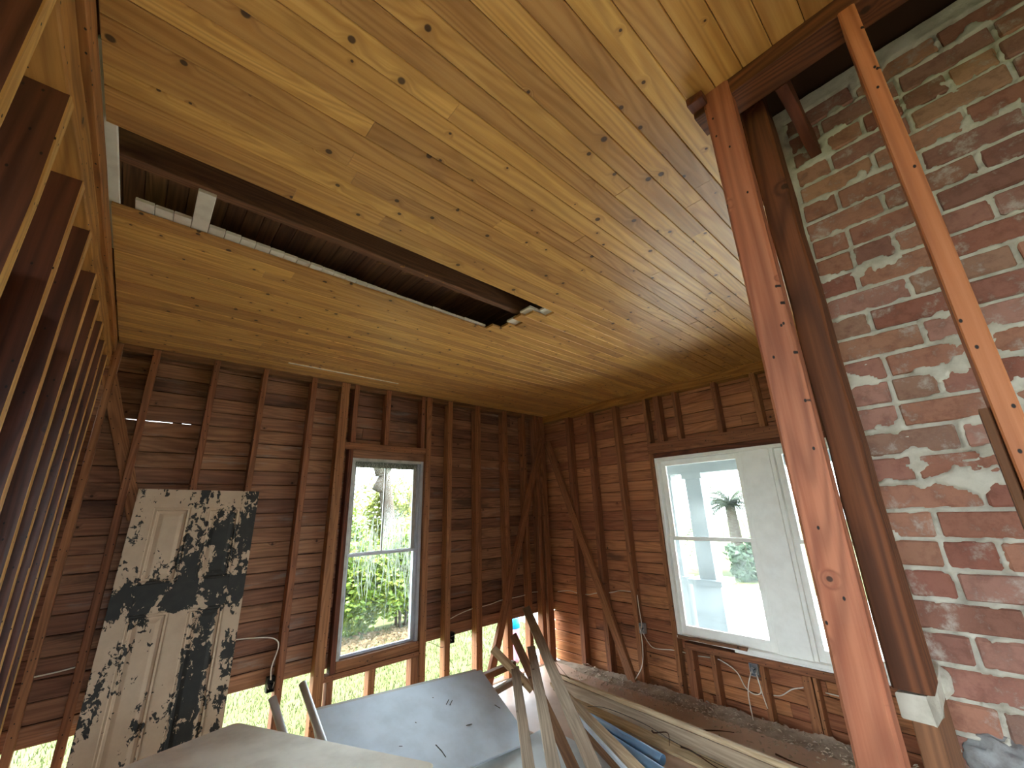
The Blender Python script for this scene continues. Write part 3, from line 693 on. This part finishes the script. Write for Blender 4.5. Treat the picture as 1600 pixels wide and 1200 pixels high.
def pipe(name, p0, p1, r, mat, label, cat='pipe', group=None):
    p0 = Vector(p0); p1 = Vector(p1); d = p1 - p0; V = []; F = []
    u = d.orthogonal().normalized(); s = d.normalized().cross(u); n = 20
    for (t, rr) in ((0, r), (1, r), (1, r * .86), (0, r * .86)):
        for k in range(n):
            an = 2 * math.pi * k / n; V.append(tuple(d * t + (u * math.cos(an) + s * math.sin(an)) * rr))
    for i in range(4):
        for k in range(n):
            a_ = i * n + k; b_ = i * n + (k + 1) % n; c_ = ((i + 1) % 4) * n; F.append((a_, b_, c_ + (k + 1) % n, c_ + k))
    return tag(mesh(name, V, F, mat, None, True, loc=p0), label, cat, group)
pipe('plastic_pipe', (0.787, 3.0, 0.615), (0.98, 2.6, 0.024), 0.021, 'pvc', 'shorter grey pipe leaning beside the peeling door')
pipe('plastic_pipe', (0.93, 2.95, 0.66), (1.08, 2.2, 0.03), 0.021, 'pvc', 'taller grey pipe leaning at the corner of the blue-grey sheet')
pipe('plastic_pipe', (2.91, 2.42, 0.055), (2.78, 1.75, 0.06), 0.03, 'pvc_blue', 'blue pipe with an open end on the floor')
pipe('plastic_pipe', (2.84, 2.40, 0.045), (2.66, 1.62, 0.05), 0.028, 'pvc_blue', 'blue pipe partly covered by the pale board')
def lum(p0, p1, wdt, t, mat, label, ydir=(1, 0.2, 0), **kw):
    return tag(plank('lumber_board', p0, p1, ydir, wdt, t, mat, None, seg=4, wob=.001, bev=.003, **kw), label, 'board', 'loose boards in the corner pile')
lum((3.30, 3.51, .60), (2.10, 1.70, .185), 0.082, 0.03, 'lumber', 'longest grey board leaning into the corner behind the others', (0.8, -0.45, .35))
lum((2.975, 3.12, .375), (1.90, 1.85, .265), 0.075, 0.032, 'lumber', 'grey board with a square end lying across the middle of the pile', (0.75, -0.55, 0.1))
lum((2.92, 3.30, .455), (2.20, 1.93, .07), 0.07, 0.03, 'lumber_brown', 'brownish board with a dark cut end leaning in the pile', (0.8, -0.4, .5))
lum((2.55, 3.16, .455), (2.76, 2.90, .16), 0.045, 0.055, 'lumber_pale', 'short yellowish offcut sloping down against the pile', (0.8, .5, .2))
lum((2.68, 3.02, .305), (1.89, 2.03, .185), 0.07, 0.03, 'lumber', 'grey board nearest the blue-grey sheet', (0.75, -0.55, 0.1))
lum((2.45, 3.28, .215), (2.90, 3.28, .235), 0.05, 0.055, 'lumber_brown', 'short brown block behind the blue-grey sheet corner', (0, 0, 1))
lum((2.50, 3.17, .12), (2.95, 3.22, .14), 0.045, 0.045, 'lumber', 'short grey block under the brown block', (0, 0, 1))
lum((2.99, 2.87, .155), (2.38, 1.60, .155), 0.07, 0.025, 'lumber_pale', 'pale greenish board on top of the blue pipes', (1, -0.4, 0.15))
lum((2.77, 2.44, .07), (2.44, 1.72, .07), 0.06, 0.06, 'lumber_brown', 'dark brown rough board on the floor between pale boards', (1, -0.4, 0))
lum((3.15, 3.04, .157), (3.02, 0.95, .157), 0.03, 0.03, 'lumber_pale', 'long pale strip on top of the plank set on edge', (1, 0, 0))
lum((3.148, 3.02, .082), (3.018, 0.95, .082), 0.022, 0.112, 'lumber', 'long grey plank set on edge along the hardboard', (1, 0, 0))
lum((3.07, 2.78, .035), (2.93, 0.95, .035), 0.12, 0.018, 'lumber_pale', 'muddy pale plank lying flat beside the plank on edge', (1, 0, 0))
plank_ch = plank('metal_channel', (2.72, 2.46, .16), (2.31, 1.63, .165), (1, -.4, 0), 0.022, 0.02, 'jamb', None, bev=.002)
tag(plank_ch, 'shiny bluish white channel lying along the pale board', 'channel')

# ================================================================ cables and boxes
def cable(P, label, r=0.0042): return tag(tube('electric_cable', P, r, 'cable', sides=6), label, 'cable')
cable([(0.60, 3.60, .82), (0.661, 3.60, .822), (0.80, 3.565, .815), (0.90, 3.555, .79), (0.932, 3.55, .737), (0.905, 3.552, .62), (0.91, 3.555, .54)], 'white cable looping right of the peeling door')
cable([(-0.26, 3.62, .825), (-0.16, 3.625, .828), (-0.066, 3.625, .836)], 'white cable left of the peeling door')
cable([(2.39, 3.63, .63), (2.53, 3.632, .662), (2.671, 3.632, .68), (2.766, 3.632, .68), (2.92, 3.632, .685), (3.05, 3.632, .70), (3.25, 3.632, .697), (3.416, 3.632, .70), (3.516, 3.632, .711), (3.69, 3.632, .693)], 'white cable strung along the back wall studs')
cable([(3.84, 3.542, .684), (3.85, 3.375, .709), (3.85, 3.246, .697), (3.85, 3.1, .70), (3.85, 2.998, .725), (3.85, 2.807, .752), (3.85, 2.687, .783), (3.85, 2.538, .788)], 'white cable strung along the right wall studs')
cable([(3.77, 2.443, .782), (3.765, 2.437, .672), (3.755, 2.422, .54), (3.74, 2.429, .485), (3.74, 2.428, .355), (3.75, 2.464, .193), (3.745, 2.562, .05)], 'white cable through the wall box, hanging down to the hardboard')
cable([(3.76, 2.425, .47), (3.80, 2.40, .38), (3.845, 2.363, .333), (3.85, 2.184, .352), (3.85, 2.054, .353)], 'white cable running from the wall box to the window')
cable([(3.85, 1.96, .352), (3.84, 1.819, .366), (3.82, 1.743, .364), (3.78, 1.626, .327), (3.775, 1.574, .233), (3.77, 1.511, .207), (3.76, 1.46, .24), (3.755, 1.468, .33)], 'white cable looping up into the box under the window')
cable([(3.748, 1.502, .362), (3.735, 1.545, .228), (3.735, 1.544, .04)], 'white cable end hanging left below the box under the window', .0038)
cable([(3.748, 1.465, .351), (3.735, 1.443, .232), (3.735, 1.426, .15)], 'white cable end hanging right below the box under the window', .0038)
cable([(3.85, 1.411, .204), (3.85, 1.354, .219), (3.845, 1.271, .279), (3.84, 1.193, .31)], 'short white cable right of the box under the window')
cable([(3.85, 1.065, .308), (3.85, 0.9, .307)], 'white cable disappearing behind the reddish post')
def ebox(c, d, label, mat='steel', face='x'):
    e = tag(empty('junction_box', c), label, 'electrical box')
    x, y, z = c; dx, dy, dz = d
    if face == 'x':
        L = [((x - dx, y - dy, z - dz), (x + dx, y - dy + .003, z + dz)), ((x - dx, y + dy - .003, z - dz), (x + dx, y + dy, z + dz)), ((x - dx, y - dy, z + dz - .003), (x + dx, y + dy, z + dz)), ((x - dx, y - dy, z - dz), (x + dx, y + dy, z - dz + .003)), ((x + dx - .003, y - dy, z - dz), (x + dx, y + dy, z + dz))]
    else:
        L = [((x - dx, y - dy, z - dz), (x - dx + .003, y + dy, z + dz)), ((x + dx - .003, y - dy, z - dz), (x + dx, y + dy, z + dz)), ((x - dx, y - dy, z + dz - .003), (x + dx, y + dy, z + dz)), ((x - dx, y - dy, z - dz), (x + dx, y + dy, z - dz + .003)), ((x - dx, y + dy - .003, z - dz), (x + dx, y + dy, z + dz))]
    V, F = boxes_mesh(L); mesh('box_shell', V, F, mat, e)
    for k in range(3):
        s = (k - 1) * .012
        if face == 'x': tube('wire', [(x + dx * .6, y + s, z), (x - dx - .004, y + s * 1.5, z + .012 * k - .01), (x - dx - .008, y + s, z - .02)], .0022, 'blackwire' if k == 1 else 'cable', e, sides=5, n=3)
        else: tube('wire', [(x + s, y + dy * .6, z), (x + s * 1.5, y - dy - .004, z + .012 * k - .01), (x + s, y - dy - .008, z - .02)], .0022, 'blackwire' if k == 1 else 'cable', e, sides=5, n=3)
    return e
ebox((3.795, 2.44, .495), (.022, .026, .042), 'open metal box on the right wall stud beside the leaning brace')
ebox((3.785, 1.485, .372), (.022, .032, .042), 'open metal box with cables under the paired window')
ebox((2.41, 3.60, .49), (.024, .025, .042), 'dark box on the stud right of the tall window', 'blackwire', 'y')
ebox((0.922, 3.61, .50), (.024, .024, .045), 'dark box on the stud left of the tall window', 'blackwire', 'y')
tag(tube('electric_cable', [(2.385, 3.60, .44), (2.30, 3.59, .435), (2.22, 3.60, .48), (2.17, 3.61, .50)], .002, 'blackwire', sides=5), 'thin dark wire ends in the gap right of the tall window', 'cable')
tag(tube('electric_cable', [(2.93, 3.10, .40), (2.97, 3.05, .43), (3.02, 3.0, .40), (3.05, 2.9, .30), (3.07, 2.75, .19)], .0018, 'blackwire', sides=5), 'thin dark wire curling over the board pile', 'cable')
tag(tube('electric_cable', [(2.80, 2.35, .18), (2.90, 2.25, .165), (2.98, 2.0, .12), (2.96, 1.7, .085), (2.94, 1.3, .07)], .002, 'blackwire', sides=5), 'thin dark wire lying between the blue pipe and the muddy plank', 'cable')

# ================================================================ dirt and debris on the hardboard
V = []; F = []
nx_, ny_ = 14, 150
for j in range(ny_ + 1):
    y = 0.5 + 3.0 * j / ny_
    for i in range(nx_ + 1):
        x = 3.56 + 0.215 * i / nx_; t = i / nx_
        h = 0.04 * t ** 2.0 * (1 + 0.8 * noise.noise(Vector((x * 9, y * 5, 0)))) + 0.012 * t * noise.noise(Vector((x * 40, y * 40, 3)))
        if y > 2.9: h *= max(0.15, (3.5 - y) / .6)
        V.append((x, y, 0.0215 + max(-0.004, h - .003)))
for j in range(ny_):
    for i in range(nx_):
        a_ = j * (nx_ + 1) + i; F.append((a_, a_ + 1, a_ + nx_ + 2, a_ + nx_ + 1))
tag(mesh('dirt_drift', V, F, 'dirt', smooth=True), 'grey dirt drifted along the foot of the right wall', 'dirt', kind='stuff')
V = []; F = []
for i in range(900):
    y = rnd.uniform(0.6, 3.2); x = 3.77 - abs(rnd.gauss(0, 0.16)); s = rnd.uniform(.003, .011); z = 0.024 + (0.04 * max(0, (x - 3.56) / .215) ** 2.0)
    if x < 3.2: continue
    k0 = len(V); d = Vector((rnd.uniform(-1, 1), rnd.uniform(-1, 1), rnd.uniform(-.2, .2))).normalized(); e = d.cross(Vector((0, 0, 1)))
    for (u, v, hh) in ((-1.6, -.5, 0), (1.6, -.4, .2), (1.4, .5, .6), (-1.3, .6, .3), (0, 0, 1.0)):
        p = Vector((x, y, z)) + d * u * s + e * v * s + Vector((0, 0, hh * s)); V.append(tuple(p))
    F += [(k0, k0 + 1, k0 + 4), (k0 + 1, k0 + 2, k0 + 4), (k0 + 2, k0 + 3, k0 + 4), (k0 + 3, k0, k0 + 4)]
tag(mesh('debris', V, F, 'chips'), 'small wood chips and rubble scattered along the right wall', 'debris', kind='stuff')
for i, (P, lb) in enumerate((
    ([(3.33, 1.82, .03), (3.36, 1.72, .045), (3.44, 1.66, .035), (3.47, 1.58, .04)], 'dark twig under the second cripple stud'),
    ([(3.40, 1.30, .03), (3.36, 1.2, .04), (3.38, 1.12, .03)], 'dark twig on the hardboard near the reddish post'),
    ([(3.02, 1.75, .05), (2.98, 1.65, .07), (2.95, 1.50, .055), (2.93, 1.42, .06)], 'dark twig on the muddy plank'),
    ([(3.05, 1.98, .06), (2.99, 1.92, .085), (3.02, 1.84, .10), (2.96, 1.80, .06)], 'forked twig on the muddy plank edge'))):
    tag(tube('twig', P, [.006, .002], 'twig', sides=5), lb, 'twig')

# ================================================================ outdoors
def leaf_cloud(n, fn, size, seed):
    r_ = random.Random(seed); V = []; F = []
    for i in range(n):
        c = Vector(fn(r_)); d = Vector((r_.gauss(0, 1), r_.gauss(0, 1), r_.gauss(0, .7))).normalized(); e = d.orthogonal().normalized(); s = size * r_.uniform(.7, 1.6); k0 = len(V)
        V += [tuple(c - d * s), tuple(c + e * s * .5), tuple(c + d * s), tuple(c - e * s * .5)]; F.append((k0, k0 + 1, k0 + 2, k0 + 3))
    return V, F
def shrub(c, rx, ry, h, n, mat, label, seed, size=.05):
    e = tag(empty('shrub', c), label, 'shrub', 'shrubs beyond the tall window')
    lumps = []; r_ = random.Random(seed)
    for i in range(16): lumps.append((r_.uniform(-.75, .75) * rx, r_.uniform(-.6, .6) * ry, r_.uniform(.08, .8) * h, r_.uniform(.3, .5)))
    def fn(q):
        l = q.choice(lumps); d = Vector((q.gauss(0, 1), q.gauss(0, 1), q.gauss(0, 1))).normalized() * q.uniform(.55, 1.05)
        return (c[0] + l[0] + d.x * l[3] * rx, c[1] + l[1] + d.y * l[3] * ry, max(c[2] + .02, c[2] + l[2] + d.z * l[3] * h * .6))
    V, F = leaf_cloud(n, fn, size, seed); f = mesh('foliage', V, F, mat, e); f['kind'] = 'stuff'
    for i in range(5):
        a_ = r_.uniform(0, 6.28); tube('stem', [(c[0] + .1 * math.cos(a_), c[1] + .1 * math.sin(a_), c[2] - .02), (c[0] + .3 * rx * math.cos(a_), c[1] + .3 * ry * math.sin(a_), c[2] + h * .4), (c[0] + .6 * rx * math.cos(a_), c[1] + .6 * ry * math.sin(a_), c[2] + h * .85)], [.03, .008], 'bark', e, sides=6, n=3)
    return e
GZ = -0.55
shrub((2.8, 8.35, GZ), 1.1, 0.5, 2.5, 13000, 'leaf', 'dense green shrub on the left in the tall window', 1)
shrub((4.35, 8.35, GZ), 1.0, 0.5, 2.3, 13000, 'leaf', 'dense green shrub on the right in the tall window', 2)
shrub((3.0, 10.4, GZ), 1.0, 0.7, 3.9, 9000, 'leaf2', 'taller yellow-green shrub behind on the left', 3, .06)
shrub((5.6, 11.0, GZ), 1.3, 0.8, 3.3, 9000, 'leaf2', 'taller pale green shrub behind on the right', 4, .06)
shrub((9.2, 10.2, GZ), 1.6, 1.0, 1.6, 3000, 'leaf', 'low shrub far right behind the lawn', 6)
tr = tag(empty('tree', (4.6, 10.2, GZ)), 'grey tree trunk hung with moss behind the shrubs', 'tree')
tube('trunk', [(5.05, 10.4, GZ - .1), (5.0, 10.4, 1.2), (4.85, 10.5, 2.6), (4.6, 10.6, 5.0)], [.20, .13], 'bark', tr, sides=14)
tube('branch', [(4.65, 10.45, 2.2), (5.1, 10.5, 3.2), (5.7, 10.4, 4.6)], [.14, .06], 'bark', tr, sides=10)
tube('branch', [(4.7, 10.45, 2.6), (4.2, 10.2, 3.6), (3.4, 10.0, 4.2)], [.12, .05], 'bark', tr, sides=10)
V = []; F = []; r_ = random.Random(5)
for i in range(230):
    cx, cy, cz = r_.choice([(3.3, 7.75, 1.2), (4.5, 7.75, 1.2), (3.8, 7.7, 1.3), (4.9, 9.8, 3.2), (3.9, 9.6, 3.4), (4.2, 7.7, .8)])
    x, y = cx + r_.gauss(0, .16), cy + r_.gauss(0, .15); z = cz + r_.uniform(-.1, .35); L = r_.uniform(.3, 1.1); k0 = len(V); wv = .006
    n_ = 5
    for k in range(n_ + 1):
        t = k / n_; ox = .03 * math.sin(6 * t + i); V += [(x + ox - wv, y, z - L * t), (x + ox + wv, y + .004, z - L * t)]
    for k in range(n_): F.append((k0 + 2 * k, k0 + 2 * k + 1, k0 + 2 * k + 3, k0 + 2 * k + 2))
mo = mesh('moss', V, F, 'moss', tr); mo['kind'] = 'stuff'
# grass blades close to the back wall
V = []; F = []; r_ = random.Random(9)
for i in range(26000):
    x = r_.uniform(-1.0, 7.5); y = 4.0 + 4.6 * r_.random() ** 1.3; h = r_.uniform(.03, .075); a_ = r_.uniform(0, 6.28); wd = .005; k0 = len(V)
    dx, dy = math.cos(a_), math.sin(a_); lx, ly = r_.gauss(0, .02), r_.gauss(0, .02)
    V += [(x - dx * wd, y - dy * wd, GZ), (x + dx * wd, y + dy * wd, GZ), (x + lx, y + ly, GZ + h)]; F.append((k0, k0 + 1, k0 + 2))
tag(mesh('grass', V, F, 'grass'), 'bright sunlit grass seen under the cut siding', 'grass', kind='stuff')
V, F = leaf_cloud(2500, lambda q: (q.uniform(1.8, 6.5), 7.75 + q.gauss(0, .25), GZ + .02 + q.random() * .03), .035, 12)
tag(mesh('leaf_litter', V, F, 'litter'), 'dry fallen leaves at the foot of the shrubs', 'leaves', kind='stuff')
bb = tag(empty('blue_bin', (4.62, 5.2, GZ)), 'pale bin with a bright blue top on the grass behind the corner', 'bin')
tube('tub', [(4.62, 5.2, GZ), (4.62, 5.2, -0.10)], [.06, .075], 'pinkplastic', bb, sides=24, n=8); tube('lid', [(4.62, 5.2, -0.10), (4.62, 5.2, 0.04)], .085, 'blueplastic', bb, sides=24, n=1)
# porch beyond the right wall
V, F = boxes_mesh([((3.95, -2.5, -0.5), (5.9, 4.2, -0.08))]); tag(mesh('porch_floor', V, F, 'porchfloor'), 'pale painted porch floor outside the paired window', kind='structure')
V, F = boxes_mesh([((3.95, -2.5, 2.42), (6.0, 4.2, 2.52)), ((5.42, -2.5, 1.99), (5.62, 4.2, 2.42))]); tag(mesh('porch_roof', V, F, 'porchwhite'), 'white porch roof and beam outside the paired window', kind='structure')
def column(y, label, k=1.0):
    c = tag(empty('porch_column', (5.5, y, -0.08)), label, 'column', 'white porch columns')
    def bx_(n, hw_, z0, z1):
        hw_ *= k
        V, F = boxes_mesh([((5.5 - hw_, y - hw_, z0), (5.5 + hw_, y + hw_, z1))]); mesh(n, V, F, 'porchwhite', c)
    bx_('pedestal', .17, -.08, .66); bx_('cap', .2, .66, .72); bx_('shaft', .10, .72, 1.92); bx_('capital', .13, 1.92, 1.988)
column(2.48, 'white square porch column centred in the left-hand window pane'); column(2.86, 'slimmer white porch post left of the square column', 0.55)
V, F = boxes_mesh([((6.2, -14, -0.56), (12.2, 30, -0.53))]); tag(mesh('driveway', V, F, 'concrete'), 'pale concrete driveway beyond the porch', kind='structure')
pl_ = tag(empty('palm_tree', (15.0, 5.75, GZ)), 'feathery palm tree seen through the paired window', 'palm')
tube('trunk', [(15.0, 5.75, GZ - .1), (15.05, 5.75, .6), (15.0, 5.75, 1.55)], [.2, .15], 'bark', pl_, sides=12)
for i in range(44):
    a_ = i * 2.4; el = -0.35 + 1.75 * ((i * 7) % 44) / 44; L = rnd.uniform(1.4, 2.0); V = []; F = []; P = []
    d = Vector((math.cos(a_), math.sin(a_), 0))
    for k in range(9):
        t = k / 8; P.append(Vector((0, 0, 0)) + d * (L * t * math.cos(el * .8)) + Vector((0, 0, L * (math.sin(el) * t - .75 * t * t))))
    tube_mesh(P, [.012 * (1 - .8 * k / 8) for k in range(9)], 4, True, V, F)
    for k in range(1, 9):
        for q in range(3):
            p = P[k - 1].lerp(P[k], q / 3); sd = d.cross(Vector((0, 0, 1)))
            for sg in (-1, 1):
                k0 = len(V); tip = p + sd * sg * .42 * math.sin(math.pi * (.12 + .8 * k / 9)) + d * .12 + Vector((0, 0, -.09)); V += [tuple(p - d * .035), tuple(p + d * .035), tuple(tip)]; F.append((k0, k0 + 1, k0 + 2))
    mesh('frond', V, F, 'palmleaf', pl_, loc=(15.0, 5.75, 1.6))
shrub((14.0, 5.15, GZ), .8, .6, 1.15, 2600, 'palmleaf', 'round grey-green shrub below the palm tree', 7, .07)

# dusty cobweb along the head of the tall window
V = []; F = []; r_ = random.Random(31)
for i in range(260):
    x = r_.uniform(1.40, 2.0); z = 2.055; L = r_.uniform(.01, .075) * (1.2 - abs(x - 1.7)); k0 = len(V); y = 3.628 - r_.random() * .012; dx = r_.gauss(0, .04)
    for k in range(4):
        t = k / 3; V += [(x + dx * t - .0012, y, z - L * t), (x + dx * t + .0012, y, z - L * t)]
    for k in range(3): F.append((k0 + 2 * k, k0 + 2 * k + 1, k0 + 2 * k + 3, k0 + 2 * k + 2))
tag(mesh('cobweb', V, F, 'moss'), 'grey cobweb hanging at the head of the tall window', 'cobweb', kind='stuff')
